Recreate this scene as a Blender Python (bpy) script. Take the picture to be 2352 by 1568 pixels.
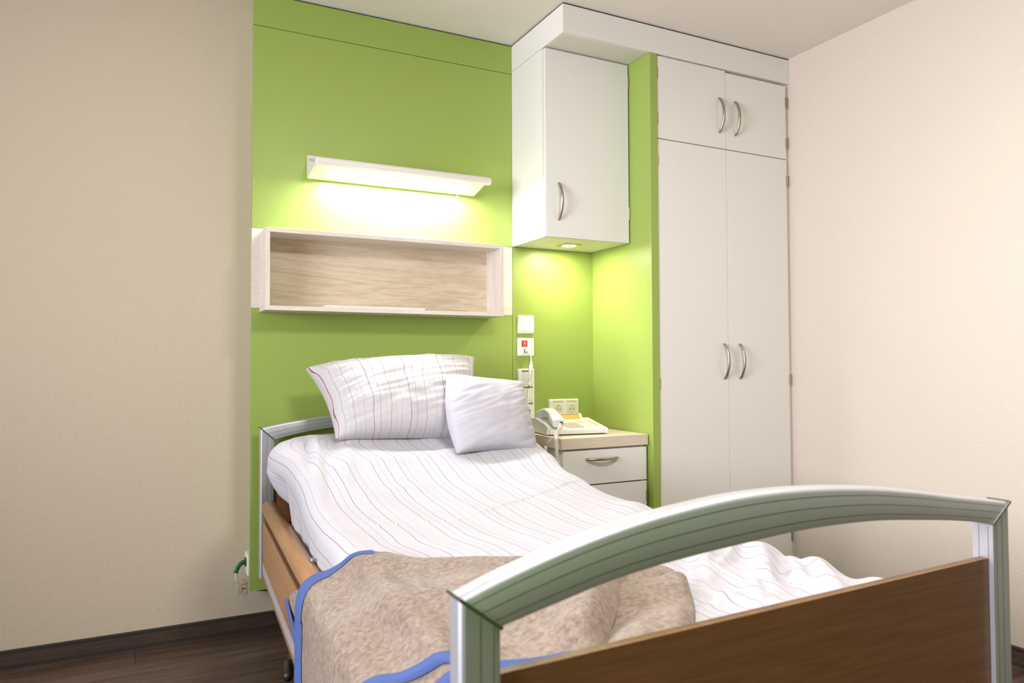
import bpy, bmesh, math, random
from mathutils import Vector, Matrix, noise

for o in list(bpy.data.objects):
    bpy.data.objects.remove(o, do_unlink=True)
SC = bpy.context.scene
COL = SC.collection
random.seed(4)
PI = math.pi
H = 2.5                    # room height
T = .1788                  # how far the green panelling stands off the wall

def lin(c):
    return tuple(((v/255)/12.92 if v/255 <= .04045 else ((v/255+.055)/1.055)**2.4) for v in c)

# ------------------------------------------------------------------ camera
cd = bpy.data.cameras.new('camera'); cam = bpy.data.objects.new('camera', cd); COL.objects.link(cam)
cd.sensor_width = 36; cd.lens = 1690.6*36/2352; cd.clip_start = .02
cam.location = (0, -3.1235, 1.0573)
yaw, pitch, roll = math.radians(26.914), math.radians(1.689), math.radians(.216)
cam.rotation_euler = (Matrix.Rotation(-yaw, 3, 'Z') @ Matrix.Rotation(PI/2+pitch, 3, 'X') @ Matrix.Rotation(-roll, 3, 'Z')).to_euler()
cd.dof.use_dof = True; cd.dof.focus_distance = 2.45; cd.dof.aperture_fstop = 5.6
SC.camera = cam

# ------------------------------------------------------------------ world, daylight, exposure
w = bpy.data.worlds.new('world'); SC.world = w; w.use_nodes = True
w.node_tree.nodes['Background'].inputs[0].default_value = (.78, .86, 1, 1)
w.node_tree.nodes['Background'].inputs[1].default_value = 1.0
SC.view_settings.view_transform = 'Standard'; SC.view_settings.look = 'None'
SC.view_settings.exposure = 0.30; SC.view_settings.gamma = 1
SC.view_settings.use_curve_mapping = False

def area(name, loc, target, sx, sy, power, color):
    d = bpy.data.lights.new(name, 'AREA'); d.shape = 'RECTANGLE'; d.size = sx; d.size_y = sy
    d.energy = power; d.color = color
    o = bpy.data.objects.new(name, d); COL.objects.link(o); o.location = loc
    o.rotation_euler = (Vector(target)-Vector(loc)).to_track_quat('-Z', 'Z').to_euler()
    return o
# daylight through the window in the left-hand wall, behind the camera
wl = area('window_daylight', (-2.70, -2.60, 1.5), (2.75, -2.3, 1.85), 1.25, 1.7, 78, (.90, .91, 1.0)); wl.data.spread = math.radians(112)
# unseen overhead fill light, added to brighten the wardrobe and cabinet fronts
area('ceiling_fill_light', (1.0, -2.5, 2.42), (1.0, -2.5, 0), .45, .45, 33, (1.0, .95, .92))

# ------------------------------------------------------------------ helpers
def link(name, me, mat=None, parent=None):
    o = bpy.data.objects.new(name, me); COL.objects.link(o)
    if mat: me.materials.append(mat)
    if parent: o.parent = parent
    return o

def finish(name, bm, mat, parent=None, smooth=False, bevel=0, seg=2):
    me = bpy.data.meshes.new(name); bmesh.ops.recalc_face_normals(bm, faces=bm.faces[:]); bm.to_mesh(me); bm.free()
    if smooth:
        for p in me.polygons: p.use_smooth = True
    o = link(name, me, mat, parent)
    if bevel:
        m = o.modifiers.new('bevel', 'BEVEL'); m.width = bevel; m.segments = seg; m.limit_method = 'ANGLE'; m.angle_limit = math.radians(40)
        for p in me.polygons: p.use_smooth = True
        m.harden_normals = True
    return o

def addbox(bm, a, b, M=None):
    vs = [bm.verts.new(((a, b)[i][0], (a, b)[j][1], (a, b)[k][2])) for i in (0, 1) for j in (0, 1) for k in (0, 1)]
    for f in ((0,1,3,2), (4,6,7,5), (0,4,5,1), (2,3,7,6), (0,2,6,4), (1,5,7,3)):
        bm.faces.new([vs[i] for i in f])
    if M is not None:
        for v in vs: v.co = M @ v.co
    return vs

def box(name, a, b, mat, parent=None, bevel=.0, M=None, seg=2):
    bm = bmesh.new(); addbox(bm, a, b, M)
    return finish(name, bm, mat, parent, bevel=bevel, seg=seg)

def addprism(bm, pts, fn0, fn1):
    a = [bm.verts.new(fn0(*p)) for p in pts]; b = [bm.verts.new(fn1(*p)) for p in pts]
    n = len(pts)
    for i in range(n): bm.faces.new((a[i], a[(i+1) % n], b[(i+1) % n], b[i]))
    bm.faces.new(a[::-1]); bm.faces.new(b)

def addtube(bm, path, r, seg=10, cap=True, sx=1.0):
    path = [Vector(p) for p in path]; n = len(path); rings = []
    up = None
    for i, p in enumerate(path):
        t = (path[min(i+1, n-1)]-path[max(i-1, 0)]).normalized()
        if up is None:
            up = Vector((0, 0, 1)) if abs(t.z) < .9 else Vector((1, 0, 0))
        s = t.cross(up).normalized(); up = s.cross(t).normalized()
        rr = r[i] if isinstance(r, (list, tuple)) else r
        rings.append([bm.verts.new(p+s*(math.cos(2*PI*k/seg)*rr*sx)+up*(math.sin(2*PI*k/seg)*rr)) for k in range(seg)])
    for i in range(n-1):
        for k in range(seg):
            bm.faces.new((rings[i][k], rings[i][(k+1) % seg], rings[i+1][(k+1) % seg], rings[i+1][k]))
    if cap: bm.faces.new(rings[0][::-1]); bm.faces.new(rings[-1])

def tube(name, path, r, mat, parent=None, seg=12, sx=1.0):
    bm = bmesh.new(); addtube(bm, path, r, seg, True, sx)
    return finish(name, bm, mat, parent, smooth=True)

def cyl(bm, c, axis, r, h, seg=24, r2=None):
    q = Vector(axis).normalized().to_track_quat('Z', 'Y').to_matrix(); c = Vector(c); r2 = r if r2 is None else r2
    a = [bm.verts.new(c+q @ Vector((r*math.cos(2*PI*k/seg), r*math.sin(2*PI*k/seg), 0))) for k in range(seg)]
    b = [bm.verts.new(c+q @ Vector((r2*math.cos(2*PI*k/seg), r2*math.sin(2*PI*k/seg), h))) for k in range(seg)]
    for k in range(seg): bm.faces.new((a[k], a[(k+1) % seg], b[(k+1) % seg], b[k]))
    bm.faces.new(a[::-1]); bm.faces.new(b)

def rbox(bm, x0, x1, z0, z1, y0, y1, r, seg=5, M=None, taper=0):
    """board with rounded corners in the x-z plane, from y0 (front) to y1 (back)"""
    pts = []
    for cx, cz, a0 in ((x1-r, z1-r, 0), (x0+r, z1-r, 90), (x0+r, z0+r, 180), (x1-r, z0+r, 270)):
        for k in range(seg+1):
            a = math.radians(a0+90*k/seg); pts.append((cx+r*math.cos(a), cz+r*math.sin(a)))
    mx, mz = (x0+x1)/2, (z0+z1)/2
    def f0(x, z):
        sx = 1-taper/((x1-x0)/2); sz = 1-taper/((z1-z0)/2)
        v = Vector((mx+(x-mx)*sx, y0, mz+(z-mz)*sz)); return M @ v if M else v
    def f1(x, z):
        v = Vector((x, y1, z)); return M @ v if M else v
    addprism(bm, pts, f0, f1)

def thing(name, loc, label, cat, group=None):
    o = bpy.data.objects.new(name, None); COL.objects.link(o); o.empty_display_size = .05
    o['label'] = label; o['category'] = cat
    if group: o['group'] = group
    return o
def tag(o, label, cat, group=None):
    o['label'] = label; o['category'] = cat
    if group: o['group'] = group
    return o
def struct(o): o['kind'] = 'structure'; return o
def lerp(a, b, t): return a+(b-a)*t
def interp(tab, x):
    """smooth interpolation in a table of (x, value), x ascending"""
    if x <= tab[0][0]: return tab[0][1]
    if x >= tab[-1][0]: return tab[-1][1]
    for i in range(len(tab)-1):
        x0, v0 = tab[i]; x1, v1 = tab[i+1]
        if x <= x1:
            m0 = (v1-tab[i-1][1])/(x1-tab[i-1][0]) if i > 0 else (v1-v0)/(x1-x0)
            m1 = (tab[i+2][1]-v0)/(tab[i+2][0]-x0) if i+2 < len(tab) else (v1-v0)/(x1-x0)
            h = x1-x0; t = (x-x0)/h
            return (2*t**3-3*t*t+1)*v0+(t**3-2*t*t+t)*h*m0+(-2*t**3+3*t*t)*v1+(t**3-t*t)*h*m1
def sstep(a, b, x):
    t = min(1, max(0, (x-a)/(b-a))); return t*t*(3-2*t)
def N3(x, y, z=0): return noise.noise(Vector((x, y, z)))

# ------------------------------------------------------------------ materials
def newmat(name):
    m = bpy.data.materials.new(name); m.use_nodes = True
    nt = m.node_tree; return m, nt, nt.nodes['Principled BSDF']
def plain(name, c, rough=.5, metal=0, spec=.5, bump=0, scale=200, emit=None, es=0, coat=0):
    m, nt, b = newmat(name)
    b.inputs['Base Color'].default_value = (*lin(c), 1); b.inputs['Roughness'].default_value = rough
    b.inputs['Metallic'].default_value = metal; b.inputs['Specular IOR Level'].default_value = spec
    if coat: b.inputs['Coat Weight'].default_value = coat; b.inputs['Coat Roughness'].default_value = .15
    if emit: b.inputs['Emission Color'].default_value = (*lin(emit), 1); b.inputs['Emission Strength'].default_value = es
    if bump:
        tc = nt.nodes.new('ShaderNodeTexCoord'); n = nt.nodes.new('ShaderNodeTexNoise'); n.inputs['Scale'].default_value = scale; n.inputs['Detail'].default_value = 3
        bp = nt.nodes.new('ShaderNodeBump'); bp.inputs['Strength'].default_value = bump; bp.inputs['Distance'].default_value = .001
        nt.links.new(tc.outputs['Object'], n.inputs['Vector']); nt.links.new(n.outputs['Fac'], bp.inputs['Height']); nt.links.new(bp.outputs['Normal'], b.inputs['Normal'])
    return m
def nodes(nt, *specs):
    out = []
    for s in specs: out.append(nt.nodes.new('ShaderNode'+s))
    return out
def ramp(nt, stops, interp_='LINEAR'):
    r = nt.nodes.new('ShaderNodeValToRGB'); r.color_ramp.interpolation = interp_
    els = r.color_ramp.elements
    while len(els) < len(stops): els.new(.5)
    for e, (p, c) in zip(els, stops): e.position = p; e.color = (*lin(c), 1)
    return r
def wood(name, dark, light, scale=(1, 1, 1), rough=.45, fine=1, bump=.15, figure=.5):
    """grain runs along the axis whose scale is small"""
    m, nt, b = newmat(name); L = nt.links.new
    tc, mp, n1, n2, mx = nodes(nt, 'TexCoord', 'Mapping', 'TexNoise', 'TexNoise', 'Mix')
    mp.inputs['Scale'].default_value = scale
    L(tc.outputs['Object'], mp.inputs['Vector'])
    n1.inputs['Scale'].default_value = 2.2; n1.inputs['Detail'].default_value = 3; n1.inputs['Distortion'].default_value = .6
    n2.inputs['Scale'].default_value = 28*fine; n2.inputs['Detail'].default_value = 5; n2.inputs['Roughness'].default_value = .65
    L(mp.outputs[0], n1.inputs['Vector']); L(mp.outputs[0], n2.inputs['Vector'])
    mul = nodes(nt, 'Math')[0]; mul.operation = 'MULTIPLY'; mul.inputs[1].default_value = 9
    L(n1.outputs['Fac'], mul.inputs[0])
    fr = nodes(nt, 'Math')[0]; fr.operation = 'PINGPONG'; fr.inputs[1].default_value = .5; L(mul.outputs[0], fr.inputs[0])
    mx.inputs['Factor'].default_value = figure; L(n2.outputs['Fac'], mx.inputs[2]); L(fr.outputs[0], mx.inputs[3])
    r = ramp(nt, [(.18, dark), (.62, light)]); L(mx.outputs[0], r.inputs[0]); L(r.outputs[0], b.inputs['Base Color'])
    b.inputs['Roughness'].default_value = rough
    bp = nodes(nt, 'Bump')[0]; bp.inputs['Strength'].default_value = bump; bp.inputs['Distance'].default_value = .0006
    L(n2.outputs['Fac'], bp.inputs['Height']); L(bp.outputs[0], b.inputs['Normal'])
    return m
def linen(name, base, stops=None, period=.1, bump=.25):
    """white bed linen, with woven pinstripes read from the cloth's own UV (metres)"""
    m, nt, b = newmat(name); L = nt.links.new
    tc, n, bp = nodes(nt, 'TexCoord', 'TexNoise', 'Bump')
    n.inputs['Scale'].default_value = 260; n.inputs['Detail'].default_value = 2; L(tc.outputs['Object'], n.inputs['Vector'])
    bp.inputs['Strength'].default_value = bump; bp.inputs['Distance'].default_value = .0006; L(n.outputs['Fac'], bp.inputs['Height']); L(bp.outputs[0], b.inputs['Normal'])
    b.inputs['Roughness'].default_value = .85; b.inputs['Specular IOR Level'].default_value = .2
    b.inputs['Sheen Weight'].default_value = .1
    if stops:
        sep, mo, fr = nodes(nt, 'SeparateXYZ', 'Math', 'Math')
        L(tc.outputs['UV'], sep.inputs[0]); mo.operation = 'MULTIPLY'; mo.inputs[1].default_value = 1/period; L(sep.outputs[0], mo.inputs[0])
        fr.operation = 'FRACT'; L(mo.outputs[0], fr.inputs[0])
        el = []
        for p, wd, c in stops: el += [(p, c), (p+wd/period, base)]
        r = ramp(nt, [(0, base)]+el, 'CONSTANT'); L(fr.outputs[0], r.inputs[0]); L(r.outputs[0], b.inputs['Base Color'])
    else: b.inputs['Base Color'].default_value = (*lin(base), 1)
    return m
def relief_wall(name, c, scale=1.0, strength=.5, diag=True):
    """woven glass-fibre wallpaper: small slanted grains"""
    m, nt, b = newmat(name); L = nt.links.new
    b.inputs['Base Color'].default_value = (*lin(c), 1); b.inputs['Roughness'].default_value = .6; b.inputs['Specular IOR Level'].default_value = .3
    tc, mp, v, n, bp, mx = nodes(nt, 'TexCoord', 'Mapping', 'TexVoronoi', 'TexNoise', 'Bump', 'Math')
    L(tc.outputs['Object'], mp.inputs['Vector'])
    mp2 = nodes(nt, 'Mapping')[0]; L(mp.outputs[0], mp2.inputs['Vector']); mp2.inputs['Scale'].default_value = (95*scale, 95*scale, 200*scale)
    mp.inputs['Rotation'].default_value = (0, math.radians(50), 0) if diag else (math.radians(-50), 0, 0)
    v.inputs['Scale'].default_value = 1; v.inputs['Randomness'].default_value = .45; L(mp2.outputs[0], v.inputs['Vector'])
    n.inputs['Scale'].default_value = 180; L(tc.outputs['Object'], n.inputs['Vector'])
    mx.operation = 'MULTIPLY_ADD'; mx.inputs[1].default_value = .4; L(n.outputs['Fac'], mx.inputs[0]); L(v.outputs['Distance'], mx.inputs[2])
    bp.inputs['Strength'].default_value = strength; bp.inputs['Distance'].default_value = .0022; bp.invert = True; L(mx.outputs[0], bp.inputs['Height']); L(bp.outputs[0], b.inputs['Normal'])
    return m

M_GREEN = plain('green_laminate', (153, 174, 84), .42, bump=.1, scale=900)
M_WHITE = plain('white_laminate', (234, 230, 226), .38, bump=.08, scale=900)
M_CARC = plain('white_carcass', (228, 222, 212), .5)
M_PLAST = plain('white_plastic', (243, 239, 232), .3)
M_PLAST2 = plain('grey_white_plastic', (232, 229, 226), .35)
M_STEEL = plain('brushed_nickel', (176, 166, 150), .3, metal=1)
M_HINGE = plain('hinge_metal', (178, 168, 152), .35, metal=1)
M_ALU = plain('anodised_aluminium', (206, 206, 212), .44, metal=.76, bump=.05, scale=700)
M_ALUG = plain('aluminium_groove', (92, 90, 92), .5, metal=.6)
M_ALUJ = plain('corner_joint', (150, 150, 152), .28, metal=1)
M_DARK = plain('dark_gap', (30, 30, 26), .9)
M_BLACK = plain('black_plastic', (24, 24, 26), .45)
M_CEIL = plain('ceiling_plaster', (240, 232, 222), .9, bump=.9, scale=120)
M_WALL = relief_wall('wall_fabric', (214, 198, 178))
M_WALLR = relief_wall('wall_fabric_right', (216, 204, 190), diag=False)
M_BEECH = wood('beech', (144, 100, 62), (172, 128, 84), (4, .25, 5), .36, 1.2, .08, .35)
M_BEECHX = wood('beech_across', (108, 68, 42), (136, 90, 58), (.3, 3, 6), .42, 1.4, .08, .3)
M_MAPLE = wood('maple', (196, 173, 146), (228, 213, 191), (.45, 3, 4.2), .45, 1.3, .05, .42)
M_MAPLEP = wood('maple_pale', (214, 202, 190), (236, 228, 218), (.4, 5, 8), .45, 1.3, .08, .3)
M_MAPLEV = wood('maple_pale_upright', (214, 202, 190), (236, 228, 218), (8, 5, .4), .45, 1.3, .08, .3)
M_TOP = wood('pale_worktop', (198, 182, 160), (226, 213, 194), (.3, 6, 14), .45, 1.6, .1, .15)
M_SKIRT = wood('skirting_wood', (56, 43, 38), (86, 70, 62), (.5, 6, 8), .5, 1.4, .1, .3)
M_SKIRTD = plain('skirting_edge', (52, 47, 44), .6)
RED, NAVY, GREY, YEL = (128, 58, 66), (66, 72, 112), (150, 144, 152), (186, 176, 132)
M_DUVET = linen('pinstripe_cotton', (187, 185, 191), [(.04, .0013, RED), (.17, .001, GREY), (.30, .0013, NAVY), (.43, .001, YEL), (.56, .0013, RED), (.70, .0011, NAVY), (.84, .001, GREY)], .17)
M_PILLOW = linen('pillow_pinstripe', (196, 192, 195), [(.05, .0019, (140, 48, 52)), (.24, .0012, (98, 106, 150)), (.38, .001, GREY), (.52, .0019, (140, 48, 52)), (.66, .0011, YEL), (.80, .001, GREY)], .17)
M_LINEN = linen('plain_cotton', (188, 185, 193))
M_SHEET = linen('mattress_sheet', (190, 184, 183))

def mk_floor():
    m, nt, b = newmat('vinyl_planks'); L = nt.links.new
    tc, br, mp, n, mx, n2 = nodes(nt, 'TexCoord', 'TexBrick', 'Mapping', 'TexNoise', 'Mix', 'TexNoise')
    L(tc.outputs['Object'], br.inputs['Vector']); br.inputs['Scale'].default_value = 1
    br.inputs['Brick Width'].default_value = 1.2; br.inputs['Row Height'].default_value = .18; br.inputs['Mortar Size'].default_value = .0012
    br.inputs['Color1'].default_value = (*lin((92, 76, 68)), 1); br.inputs['Color2'].default_value = (*lin((108, 90, 80)), 1); br.inputs['Mortar'].default_value = (*lin((52, 42, 38)), 1)
    mp.inputs['Scale'].default_value = (.7, 9, 1); L(tc.outputs['Object'], mp.inputs['Vector']); n.inputs['Scale'].default_value = 3; n.inputs['Detail'].default_value = 8; n.inputs['Roughness'].default_value = .65
    L(mp.outputs[0], n.inputs['Vector'])
    r = ramp(nt, [(.3, (70, 58, 52)), (.7, (205, 195, 188))]); L(n.outputs['Fac'], r.inputs[0])
    mx.data_type = 'RGBA'; mx.blend_type = 'OVERLAY'; mx.inputs['Factor'].default_value = .8
    L(br.outputs['Color'], mx.inputs[6]); L(r.outputs[0], mx.inputs[7]); L(mx.outputs[2], b.inputs['Base Color'])
    b.inputs['Roughness'].default_value = .42
    bp = nodes(nt, 'Bump')[0]; bp.inputs['Strength'].default_value = .15; bp.inputs['Distance'].default_value = .001; L(n.outputs['Fac'], bp.inputs['Height']); L(bp.outputs[0], b.inputs['Normal'])
    return m
M_FLOOR = mk_floor()

def mk_fleece():
    m, nt, b = newmat('beige_fleece'); L = nt.links.new
    tc, n, n2, mx, bp = nodes(nt, 'TexCoord', 'TexNoise', 'TexNoise', 'Math', 'Bump')
    n.inputs['Scale'].default_value = 95; n.inputs['Detail'].default_value = 5; n.inputs['Roughness'].default_value = .7
    n2.inputs['Scale'].default_value = 9; n2.inputs['Detail'].default_value = 3
    L(tc.outputs['Object'], n.inputs['Vector']); L(tc.outputs['Object'], n2.inputs['Vector'])
    mx.operation = 'MULTIPLY_ADD'; mx.inputs[1].default_value = .16; L(n2.outputs['Fac'], mx.inputs[0]); L(n.outputs['Fac'], mx.inputs[2])
    r = ramp(nt, [(.42, (114, 97, 85)), (.74, (156, 140, 125))]); L(mx.outputs[0], r.inputs[0]); L(r.outputs[0], b.inputs['Base Color'])
    b.inputs['Roughness'].default_value = .95; b.inputs['Specular IOR Level'].default_value = .1
    b.inputs['Sheen Weight'].default_value = .2; b.inputs['Sheen Roughness'].default_value = .5
    bp.inputs['Strength'].default_value = .6; bp.inputs['Distance'].default_value = .0025; L(n.outputs['Fac'], bp.inputs['Height']); L(bp.outputs[0], b.inputs['Normal'])
    return m
M_FLEECE = mk_fleece()
M_BLUE = plain('blue_trim', (78, 95, 146), .8, spec=.15, bump=.6, scale=350)
M_BLUES = plain('blue_stitch', (66, 98, 190), .8, spec=.1)

# ------------------------------------------------------------------ room shell
XW = 2.7499; XE = -2.8; YB = -4.3
def shell(name, a, b, mat): return struct(box(name, a, b, mat))
shell('floor', (XE-.1, YB-.1, -.1), (XW+.1, .1, 0), M_FLOOR)
shell('ceiling', (XE-.1, YB-.1, H), (XW+.1, .1, H+.1), M_CEIL)
shell('wall_back', (XE-.1, 0, 0), (XW+.1, .1, H), M_WALL)
shell('wall_right', (XW, YB, 0), (XW+.1, 0, H), M_WALLR)
M_GWALL = plain('green_wall_paint', (96, 136, 34), .6)
shell('wall_front', (XE-.1, YB-.1, 0), (XW+.1, YB, H), M_GWALL)
# left wall with the window opening
bm = bmesh.new()
wy0, wy1, wz0, wz1 = -3.5, -1.7, .85, 2.15
addbox(bm, (XE-.1, YB, 0), (XE, 0, wz0)); addbox(bm, (XE-.1, YB, wz1), (XE, 0, H))
addbox(bm, (XE-.1, YB, wz0), (XE, wy0, wz1)); addbox(bm, (XE-.1, wy1, wz0), (XE, 0, wz1))
struct(finish('wall_left', bm, M_WALLR))
win = bpy.data.objects.new('window_1', None); COL.objects.link(win); struct(win)
bm = bmesh.new()
for a, b in (((XE-.08, wy0, wz0), (XE-.02, wy1, wz0+.06)), ((XE-.08, wy0, wz1-.06), (XE-.02, wy1, wz1)), ((XE-.08, wy0, wz0+.06), (XE-.02, wy0+.06, wz1-.06)),
             ((XE-.08, wy1-.06, wz0+.06), (XE-.02, wy1, wz1-.06)), ((XE-.08, (wy0+wy1)/2-.03, wz0+.06), (XE-.02, (wy0+wy1)/2+.03, wz1-.06))):
    addbox(bm, a, b)
finish('window_frame', bm, M_PLAST, win, bevel=.004)
mg, ntg, bg = newmat('window_glass'); bg.inputs['Transmission Weight'].default_value = 1; bg.inputs['Roughness'].default_value = 0; bg.inputs['IOR'].default_value = 1.45
box('pane', (XE-.055, wy0+.06, wz0+.06), (XE-.049, wy1-.06, wz1-.06), mg, win)
dr1 = bpy.data.objects.new('added_door', None); COL.objects.link(dr1); struct(dr1)  # unseen door, added to darken the reflection in the footboard arch
M_DOOR = wood('door_veneer', (92, 78, 70), (112, 98, 88), (5, 5, .4), .5)
box('door_leaf', (XW-.030, -4.02, .008), (XW-.001, -3.14, 2.05), M_DOOR, dr1, bevel=.002)
for a, b in (((XW-.045, -4.10, 0), (XW-.0005, -4.025, 2.13)), ((XW-.045, -3.135, 0), (XW-.0005, -3.06, 2.13)), ((XW-.045, -4.025, 2.055), (XW-.0005, -3.135, 2.13))): box('door_frame', a, b, M_DOOR, dr1, bevel=.002)
tube('door_handle', [(XW-.030, -3.92, 1.05), (XW-.075, -3.92, 1.05), (XW-.082, -3.90, 1.05), (XW-.082, -3.79, 1.05)], .010, M_STEEL, dr1)
# skirting boards: dark wood-look strip with a rubber lip above and below
def skirt(name, p, q, inward, ends):
    """p->q along the wall foot; inward = unit vector into the room"""
    p = Vector(p); q = Vector(q); d = (q-p).normalized(); n = Vector(inward)
    root = bpy.data.objects.new(name, None); COL.objects.link(root); struct(root)
    def strip(nm, o0, o1, z0, z1, mat, lo, hi):
        bm = bmesh.new()
        P = [p+d*lo+n*o0, p+d*hi+n*o0, p+d*hi+n*o1, p+d*lo+n*o1]
        a = [bm.verts.new((v.x, v.y, z0)) for v in P]; b = [bm.verts.new((v.x, v.y, z1)) for v in P]
        for i in range(4): bm.faces.new((a[i], a[(i+1) % 4], b[(i+1) % 4], b[i]))
        bm.faces.new(a); bm.faces.new(b); finish(nm, bm, mat, root)
    Lh = (q-p).length
    cuts = [0]+[e for e in ends if 0 < e < Lh]+[Lh]
    for i in range(len(cuts)-1): strip('skirting_board', 0, .013, .010, .054, M_SKIRT, cuts[i]+.0012, cuts[i+1]-.0012)
    strip('top_lip', 0, .016, .054, .062, M_SKIRTD, 0, Lh); strip('floor_lip', 0, .020, 0, .010, M_SKIRTD, 0, Lh)
    return root
skirt('baseboard_back', (XE, 0, 0), (1.96, 0, 0), (0, -1, 0), [.9, 2.18])
skirt('baseboard_right', (XW, -3.055, 0), (XW, -.66, 0), (-1, 0, 0), [.9, 2.1])

# unseen ceiling fixture, added to go with the fill light
cl = thing('fill_light_fixture', 0, 'unseen round white ceiling fixture added for the fill light', 'lamp')
bm = bmesh.new(); cyl(bm, (1.0, -2.5, 2.455), (0, 0, 1), .20, .044, 40, .22); finish('fixture_base', bm, M_PLAST, cl)

# ------------------------------------------------------------------ green panelling behind the bed
XL, XR, XP, XP2 = .3825, 1.4984, 1.927, 1.9643
ZSEAM, ZS1, ZS0, ZPB = 2.366, 1.578, 1.2725, .2018
pn = thing('wall_panel', 0, 'tall green laminate wall panel behind the bed with a pale wood band', 'wall panel')
box('header_board', (XL, -T, ZSEAM+.0012), (XR-.001, -T+.019, H-.0065), M_GREEN, pn)
box('upper_board', (XL, -T, ZS1+.0008), (XR-.001, -T+.019, ZSEAM-.0012), M_GREEN, pn)
box('lower_board', (XL, -T, ZPB), (XR-.001, -T+.019, ZS0-.0008), M_GREEN, pn)
ws = box('wood_band', (XL, -T, ZS0), (XR-.001, -T+.019, ZS1), M_MAPLEP, pn); ws['label'] = 'pale maple band'
box('seam_filler', (XL+.003, -T+.003, ZSEAM-.02), (XR-.003, -T+.0185, H-.002), M_DARK, pn)
box('mounting_frame', (XL+.030, -T+.0192, ZPB+.012), (XR-.003, -.001, H-.004), M_GREEN, pn)
nb = box('niche_panel', (XR+.001, -T, .0), (XP, -.002, 1.5805), M_GREEN)
tag(nb, 'green back panel of the niche under the hanging cabinet, carrying switches and sockets', 'wall panel')
pa = box('divider', (XP, -.6317, 0), (XP2, -.002, 2.3775), M_GREEN, bevel=.0008)
tag(pa, 'narrow upright green divider between the nightstand niche and the wardrobe', 'divider panel')
bk = thing('bulkhead', 0, 'white boxed bulkhead under the ceiling above hanging cabinet and wardrobe', 'bulkhead')
box('fascia', (XR, -.6317, 2.3785), (XW-.001, -.612, H-.0065), M_WHITE, bk)
box('end_panel', (XR, -.6117, 2.3785), (XR+.019, -.003, H-.0065), M_WHITE, bk)
box('underside_board', (XR+.0192, -.6117, 2.3785), (XW-.001, -.003, 2.397), M_CARC, bk)
box('gap_seal', (XR+.003, -.629, 2.40), (XW-.002, -.004, H-.0012), M_DARK, bk)

# ------------------------------------------------------------------ handles and hinges
def bow_handle(parent, x, z, y, L=.155, vertical=True, proud=.030, name='handle'):
    path = []; rs = []
    for k in range(25):
        t = -1+2*k/24; a = t*L/2; d = proud*(1-t*t)*.9+.004
        if abs(t) > .985: d = -.001 if True else d
        path.append((x, y-d, z+a) if vertical else (x+a, y-d, z)); rs.append(.0052+.0006*(1-t*t))
    rs[0] = rs[-1] = .0042
    return tube(name, path, rs, M_STEEL, parent, 12, 1.15)
def hinge(parent, x, z, y, side):
    bm = bmesh.new(); s = side
    addbox(bm, (min(x, x-s*.006), y-.0035, z-.026), (max(x, x-s*.006), y+.012, z+.022))
    cyl(bm, (x+s*.001, y-.003, z-.028), (0, 0, 1), .0032, .054, 10)
    return finish('hinge', bm, M_HINGE, parent)

# hanging cabinet
hc = thing('hanging_cabinet', 0, 'white hanging cabinet with one door above the nightstand', 'cabinet')
ZC0, ZC1 = 1.582, 2.3765
bm = bmesh.new()
addbox(bm, (XR, -.463, ZC0), (XR+.018, -T, ZC1)); addbox(bm, (1.903, -.463, ZC0), (1.921, -T, ZC1))
addbox(bm, (XR+.018, -.463, ZC0), (1.903, -T, ZC0+.018)); addbox(bm, (XR+.018, -.463, ZC1-.018), (1.903, -T, ZC1))
addbox(bm, (XR+.018, -T-.01, ZC0+.018), (1.903, -T, ZC1-.018))
finish('cabinet_body', bm, M_WHITE, hc)
d = box('door', (1.4995, -.484, ZC0+.001), (1.9195, -.466, ZC1-.004), M_WHITE, hc, bevel=.001)
bow_handle(d, 1.562, 1.733, -.484, .155)
for z in (2.296, 1.715): hinge(d, 1.9215, z, -.480, 1)

dl = thing('downlight', 0, 'small square recessed downlight glowing in the underside of the hanging cabinet', 'downlight')
M_DLF = plain('gilded_metal', (200, 196, 110), .35, metal=.7)
cx, cy = 1.705, -.330
bm = bmesh.new()
R0 = .031
ring = [(cx+R0*math.cos(2*PI*k/32), cy+R0*math.sin(2*PI*k/32)) for k in range(32)]
def sqp(k, hw=.041):
    a = 2*PI*k/32; c, s = math.cos(a), math.sin(a); m = max(abs(c), abs(s)); return (cx+hw*c/m, cy+hw*s/m)
z0, z1 = ZC0-.004, ZC0+.0
A = [bm.verts.new((*r, z0)) for r in ring]; B = [bm.verts.new((*sqp(k), z0)) for k in range(32)]
Cc = [bm.verts.new((*sqp(k), z1)) for k in range(32)]; Dd = [bm.verts.new((*r, z1)) for r in ring]
for k in range(32):
    j = (k+1) % 32
    for q in ((A, B), (B, Cc), (Cc, Dd), (Dd, A)): bm.faces.new((q[0][k], q[0][j], q[1][j], q[1][k]))
fr = finish('frame', bm, M_DLF, dl)
M_DL = plain('downlight_glow', (255, 250, 235), .4, emit=(255, 240, 220), es=330)
bm = bmesh.new(); cyl(bm, (cx, cy, ZC0-.0022), (0, 0, 1), .0305, .0018, 32); finish('lens', bm, M_DL, dl)

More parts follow.
